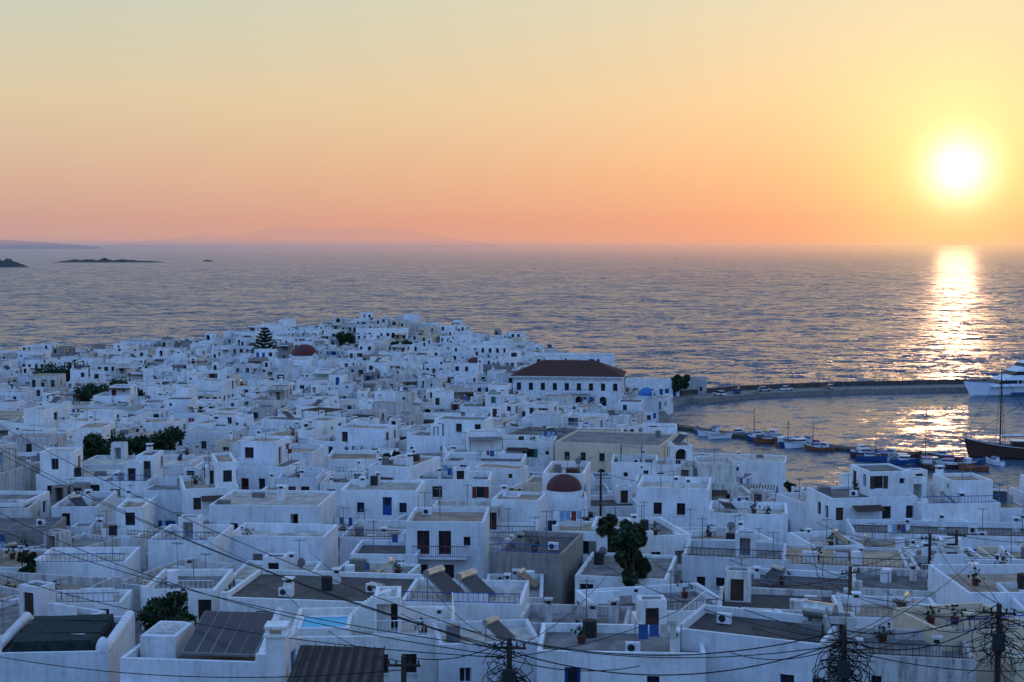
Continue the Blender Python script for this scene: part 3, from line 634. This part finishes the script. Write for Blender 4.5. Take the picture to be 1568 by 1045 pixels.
# ------------------------------------------------------------ boats
def hull(mb,L,B,D,m,rail=None,sheer=.35):
    st=9; secs=[]
    for i in range(st+1):
        u=i/st; wd=max(B/2*(1-u**2.6)*(.8+.2*math.sin(min(1,u*2.2)*math.pi/2)),.02); x=-L/2+L*u; zt=D+sheer*(u*u*1.6+.3*(1-u)**2)
        secs.append([(x,-wd,zt),(x-.05*L*u,-wd*.8,D*.15),(x-.1*L*u,0,-D*.5),(x-.05*L*u,wd*.8,D*.15),(x,wd,zt)])
    for a,b in zip(secs,secs[1:]):
        for j in range(4): mb.poly([a[j],b[j],b[j+1],a[j+1]],m)
        mb.poly([(a[0][0],a[0][1]*.95,a[0][2]-.15),(b[0][0],b[0][1]*.95,b[0][2]-.15),(b[4][0],b[4][1]*.95,b[4][2]-.15),(a[4][0],a[4][1]*.95,a[4][2]-.15)],'wood_grey')
        if rail:
            for j in(0,4): mb.tube(a[j],b[j],.05,rail,n=4)
    mb.poly(secs[0],m)
def boat(px,py,L,seed,mast=0,hm=None):
    r=random.Random(seed); q=onz(px,py,0); mb=MB(); B=L*.34; hm=hm or r.choice(('hull_white','hull_white','hull_blue','hull_orange','hull_wood'))
    hull(mb,L,B,L*.1+.25,hm,r.choice(('paint_blue','wood_brown','paint_white','hull_orange')))
    dz=L*.1+.2
    if r.random()<.6 or mast: 
        mb.box(-L*.22,L*.08,-B*.26,B*.26,dz-.2,dz+1.0,'hull_white'); mb.box(-L*.2,L*.083,-B*.262,B*.262,dz+.5,dz+.8,'glass_dark'); mb.box(-L*.25,L*.11,-B*.3,B*.3,dz+1.002,dz+1.08,'paint_blue' if r.random()<.4 else 'hull_white')
    else:
        for k in(-.2,.1): mb.box(L*k-.12,L*k+.12,-B*.4,B*.4,dz-.05,dz+.03,'wood_brown')
        mb.tube((-L*.25,0,dz),(-L*.25,0,dz+1.4),.04,'wood_brown',n=4)
    if mast:
        mb.tube((L*.1,0,0),(L*.1,0,mast),.09,'wood_brown',r1=.04,n=6); mb.tube((L*.1,0,1.9),(-L*.38,0,2.2),.06,'wood_brown',n=5)
        for e in((L*.5,0,dz+.4),(-L*.48,0,dz+.2),(L*.05,B*.45,dz),(L*.05,-B*.45,dz)): mb.tube((L*.1,0,mast*.96),e,.025,'cable_black',n=3)
    mb.obj('sailing_boat' if mast else 'fishing_boat',tuple(q),R(r.choice((160,175,200,150,20,-15,110,80))+r.uniform(-12,12)))
BO=[(1085,668,4.5),(1104,672,5),(1128,668,4.5),(1150,674,5),(1172,679,5.5),(1196,682,5),(1222,686,6.5),(1243,684,5),(1182,670,4.5),(1326,700,5.5),(1345,697,4.5),(1352,706,5),(1378,708,5),(1395,702,4.5),(1440,703,4.5),(1472,718,5),(1492,712,4.5),(1465,708,4.5),(1490,721,5),(1522,712,4),(1260,690,4.5),(1095,664,4.5),(1140,668,4.5),(1210,676,5),(1235,680,4.5),(1335,706,5.5),(1362,700,4.5),(1388,712,5.5),(1430,714,5),(1450,716,5),(1482,715,4.5),(1320,694,4.5),(1068,663,4.5)]
for i,(a,b,L) in enumerate(BO): boat(a,b,L*1.2,i+20)
boat(1418,716,9.5,3,mast=12,hm='hull_wood'); boat(1158,671,5.5,5,mast=7); boat(1248,690,5,9,mast=6); boat(1210,684,6,13,mast=6); boat(1345,702,6,14,mast=6)
q=onz(1540,702); mb=MB(); hull(mb,17,5,2.2,'hull_wood','hull_white',1.2); mb.box(-5.5,-1,-1.3,1.3,2.0,3.8,'hull_wood'); mb.box(-5.6,-.9,-1.4,1.4,3.802,3.95,'hull_white'); mb.box(-5,-1.5,-1.305,1.305,2.9,3.4,'glass_dark')
for x,h in((1.2,19),(-4.5,13)):
    mb.tube((x,0,1),(x,0,h),.18,'wood_brown',r1=.09); 
    for e in((9,0,3.4),(-8,0,2.6),(x-.8,2.1,2.2),(x-.8,-2.1,2.2),(x+.8,-2.1,2.2)): mb.tube((x,0,h*.96),e,.04,'cable_black',n=3)
mb.tube((8,0,3.2),(11,0,4.4),.1,'wood_brown'); mb.tube((1.2,0,4.4),(-4,0,4.8),.1,'wood_brown'); mb.tube((1.2,0,4.7),(-3.5,0,5.0),.22,'paint_white')
railing(mb,(-7,-2,2.7),(6,-1.6,3.3),.7,'hull_white',.8); mb.obj('wooden_caique',tuple(q),R(168))
q=onz(1476,608); mb=MB(); L=44
hull(mb,L,9,3.0,'hull_white','hull_blue',1.0)
for s in(-1,1): mb.hexa([(-L/2,s*4.30-.05,.5),(L*.2,s*3.95-.05,.5),(L*.2,s*3.95+.05,.5),(-L/2,s*4.3+.05,.5),(-L/2,s*4.42-.05,1.3),(L*.2,s*4.1-.05,1.3),(L*.2,s*4.1+.05,1.3),(-L/2,s*4.42+.05,1.3)],'hull_blue')
def deck(x0,x1,hw,z0,z1,rake):
    mb.hexa([(x0,-hw,z0),(x1,-hw*.85,z0),(x1,hw*.85,z0),(x0,hw,z0),(x0,-hw,z1),(x1-rake,-hw*.8,z1),(x1-rake,hw*.8,z1),(x0,hw,z1)],'hull_white')
    a,b=z0+(z1-z0)*.35,z0+(z1-z0)*.75; k=lambda z:x1-rake*(z-z0)/(z1-z0)+.05
    mb.hexa([(x0+1,-hw-.02,a),(k(a),-hw*.86,a),(k(a),hw*.86,a),(x0+1,hw+.02,a),(x0+1,-hw-.02,b),(k(b),-hw*.86,b),(k(b),hw*.86,b),(x0+1,hw+.02,b)],'glass_dark')
    n=int((x1-x0)/1.6)
    for i in range(n):
        x=x0+1+i*1.6
        if x<x1-rake-2: 
            for s in(-1,1): mb.box(x-.12,x+.12,s*(hw+.06)-.05,s*(hw+.06)+.05,a-.02,b+.02,'hull_white')
deck(-20,14,4.2,3,5.5,4); deck(-19,9,3.9,5.5,8,3.5); deck(-6,5,3,8.003,10.3,2.5)
mb.tube((0,0,10.3),(-.8,0,13.5),.15,'hull_white'); mb.box(-1.6,.6,-.1,.1,12.2,12.35,'hull_white'); mb.box(-13,-9,-1.5,1.5,8.003,10,'hull_blue'); railing(mb,(-19,-3.8,8),(-7,-3.8,8),1,'paint_white',1)
railing(mb,(14,-3,3.4),(21,-.4,4.6),1,'paint_white',1)
mb.obj('passenger_ferry',(q.x+L/2*math.cos(R(12)),q.y+L/2*math.sin(R(12))+1,0),R(192))
# ------------------------------------------------------------ utility poles and cables
tops=[]
def pole(px,py,y,name='utility_pole',tangle=1,arms=2):
    p=at(px,py,y); mb=MB(); z0=H(p.x,p.y)-1; h=p.z-z0; r=random.Random(px)
    mb.tube((0,0,0),(0,0,h),.17,'pole_wood',r1=.12)
    for i in range(arms):
        z=h-.5-.8*i; mb.box(-.8,.8,-.05,.05,z,z+.1,'pole_wood')
        for x in(-.7,-.35,.35,.7): mb.tube((x,0,z+.1),(x,0,z+.3),.045,'fan_dark',n=6)
    for i in range(26*tangle):
        a=Vector((r.uniform(-.2,.2),r.uniform(-.2,.2),h-r.uniform(.2,2.4))); c=a+Vector((r.uniform(-2.2,2.2),r.uniform(-.6,.6),r.uniform(-1.2,.5))); b=a+Vector((r.uniform(-1.6,1.6),r.uniform(-.5,.5),r.uniform(-2.2,-.1)))
        pr=a
        for k in range(1,6):
            t=k/5; q=a*(1-t)**2+c*2*t*(1-t)+b*t*t; mb.tube(pr,q,.022,'cable_black',n=3); pr=q
    if tangle: mb.box(-.3,.3,-.45,-.18,h-2.2,h-1.4,'fan_dark')
    mb.obj(name,(p.x,p.y,z0),R(r.uniform(-40,40))); tops.append(p)
pole(780,978,66,tangle=2,arms=1); pole(1293,965,66,tangle=3,arms=0); pole(1530,925,68,tangle=2,arms=1); pole(1424,818,118,tangle=0,arms=1); pole(1302,868,98,tangle=0,arms=1); pole(618,1005,66,tangle=0,arms=1); pole(920,722,160,tangle=0,arms=1); pole(1465,812,120,tangle=0,arms=1)
def cable(a,b,sag,rad=.024):
    cu=bpy.data.curves.new('overhead_cable','CURVE'); cu.dimensions='3D'; cu.bevel_depth=rad; cu.bevel_resolution=0
    s=cu.splines.new('POLY'); n=24; s.points.add(n)
    for i in range(n+1):
        t=i/n; q=Vector(a).lerp(Vector(b),t); s.points[i].co=(q.x,q.y,q.z-sag*4*t*(1-t),1)
    cu.materials.append(MATS['cable_black']); o=bpy.data.objects.new('overhead_cable',cu); COL.objects.link(o)
T=tops
def c2(i,px,py,y,sag=1.5,off=-.4): cable(T[i]+Vector((rng.uniform(-.6,.6),0,off+rng.uniform(-.6,.2))),at(px,py,y),sag)
for i,px,py,y,s in((0,-150,560,120,1.5),(0,-100,640,110,1.2),(0,-120,720,100,2),(0,-80,780,98,1.2),(0,-60,860,92,1.2),(0,250,790,125,1),(0,480,850,115,1),(0,640,870,105,1),
    (1,900,850,110,1),(1,1050,900,100,1),(1,700,960,80,1.2),(1,1240,820,125,.6),(2,1680,880,85,.6),(2,1700,940,80,.6),(2,1250,880,100,1),(2,1350,900,98,1),(1,1700,1010,72,.8),(1,1000,860,110,.8),(1,1500,850,100,.6),(0,930,880,100,.7),(2,1100,850,120,.8),
    (3,1700,850,110,.8),(3,1250,800,140,.8),(3,1100,830,135,1),(5,-80,990,80,1),(5,430,900,100,1),(4,1120,890,108,.6),(6,820,690,190,.5),(6,1050,740,170,.5),
    (0,-140,600,115,1.8),(0,1050,930,90,.5),(0,980,1020,72,.4),(1,1180,930,90,.5),(1,1400,900,95,.5),(1,1420,960,80,.4),(2,1420,960,80,.5),(2,1480,840,110,.4),(2,1640,1000,72,.4),(4,1200,830,125,.5),(4,1400,840,118,.4),(7,1700,830,125,.4),(7,1380,840,120,.3),(1,1120,1000,74,.6)): c2(i,px,py,y,s)
cable(T[0],T[1],1.0,.03); cable(T[0]-Vector((0,0,.6)),T[1]-Vector((0,0,.5)),1.4,.03); cable(T[1],T[2],.7,.03); cable(T[1]-Vector((0,0,.5)),T[2]-Vector((0,0,.5)),1.0,.03); cable(T[0],T[5],.5); cable(T[1],T[4],.6); cable(T[2],T[3],.8); cable(T[4],T[3],.6)
# ------------------------------------------------------------ world
a,b=ray(1468,258); SEL=math.atan(b/math.hypot(1,a)); SAZ=math.atan(a)
sd=Vector((math.sin(SAZ)*math.cos(SEL),math.cos(SAZ)*math.cos(SEL),math.sin(SEL)))
w=bpy.data.worlds.new('World'); scene.world=w; w.use_nodes=True; w.node_tree.nodes.clear(); t=NT(w.node_tree)
sky=t.n('ShaderNodeTexSky',sky_type='NISHITA'); sky.sun_disc=False; sky.sun_elevation=SEL; sky.sun_rotation=SAZ; sky.dust_density=3; sky.air_density=1.2
bg1=t.n('ShaderNodeBackground'); t.set(bg1.inputs[0],sky.outputs[0]); bg1.inputs[1].default_value=.005
tc=t.n('ShaderNodeTexCoord'); D=t.vm('NORMALIZE',tc.outputs['Generated']); sp=t.n('ShaderNodeSeparateXYZ'); t.set(sp.inputs[0],D)
zz=t.math('SQRT',t.math('MAXIMUM',sp.outputs[2],0.0))
fl=t.ramp(zz,[(0,lin(184,156,160)),(.13,lin(202,159,148)),(.224,lin(215,179,154)),(.316,lin(220,200,165)),(.409,lin(200,205,186)),(.55,lin(166,182,188)),(1,lin(85,120,180))])
fr=t.ramp(zz,[(0,lin(238,162,128)),(.13,lin(239,162,124)),(.224,lin(239,181,134)),(.316,lin(236,203,158)),(.409,lin(224,213,180)),(.55,lin(186,190,184)),(1,lin(85,120,180))])
back=t.ramp(zz,[(0,lin(132,154,194)),(.3,lin(130,165,220)),(1,lin(100,144,210))])
dt=t.vm('DOT_PRODUCT',D,tuple(sd))
th=t.math('ARCCOSINE',t.math('MINIMUM',dt,.999999))
az=t.mr(th,R(38),R(2),0,1)
front=t.mix(az,fl,fr)
below=t.mix(az,lin(128,140,166),lin(226,166,142))   # painted haze tint, seen through the transparent far sea
front=t.mix(t.mr(sp.outputs[2],.005,-.0025,0,1,True),front,below)
mf=t.mr(dt,-.2,.75,0,1,True)
basec=t.mix(mf,back,front)
basec=t.scale(basec,t.mr(dt,-.2,.75,1.9,1.0,True))
def glow(col,deg,pw):
    e=t.math('EXPONENT',t.math('MULTIPLY',t.math('POWER',t.math('DIVIDE',th,R(deg)),pw),-1.0)); return t.scale(col,e)
g_=t.vm('ADD',glow((.14,.06,.0),13,1.3),t.vm('ADD',glow((.25,.38,.1),3.6,1.5),glow((1.2,1.05,.9),1.1,2.0)))
tot=t.vm('ADD',basec,g_)
bg2=t.n('ShaderNodeBackground'); t.set(bg2.inputs[0],tot); bg2.inputs[1].default_value=1.0
ad=t.n('ShaderNodeAddShader'); t.set(ad.inputs[0],bg1.outputs[0]); t.set(ad.inputs[1],bg2.outputs[0]); wo=t.n('ShaderNodeOutputWorld'); t.set(wo.inputs[0],ad.outputs[0])
L=bpy.data.lights.new('sun','SUN'); L.energy=.1; L.angle=R(1.5); L.color=(1,.52,.28); o=bpy.data.objects.new('sun',L); COL.objects.link(o)
o.rotation_euler=sd.to_track_quat('Z','Y').to_euler(); o.location=(0,0,100)
c=bpy.data.cameras.new('camera'); c.lens=F/1568*36; c.sensor_width=36; c.clip_end=400000; c.clip_start=.5
o=bpy.data.objects.new('camera',c); COL.objects.link(o); o.location=(0,0,CAMZ); o.rotation_euler=(math.pi/2-PITCH,0,0); scene.camera=o
scene.view_settings.view_transform='Standard'; scene.view_settings.look='None'; scene.view_settings.exposure=0
print('objects',len(bpy.data.objects))
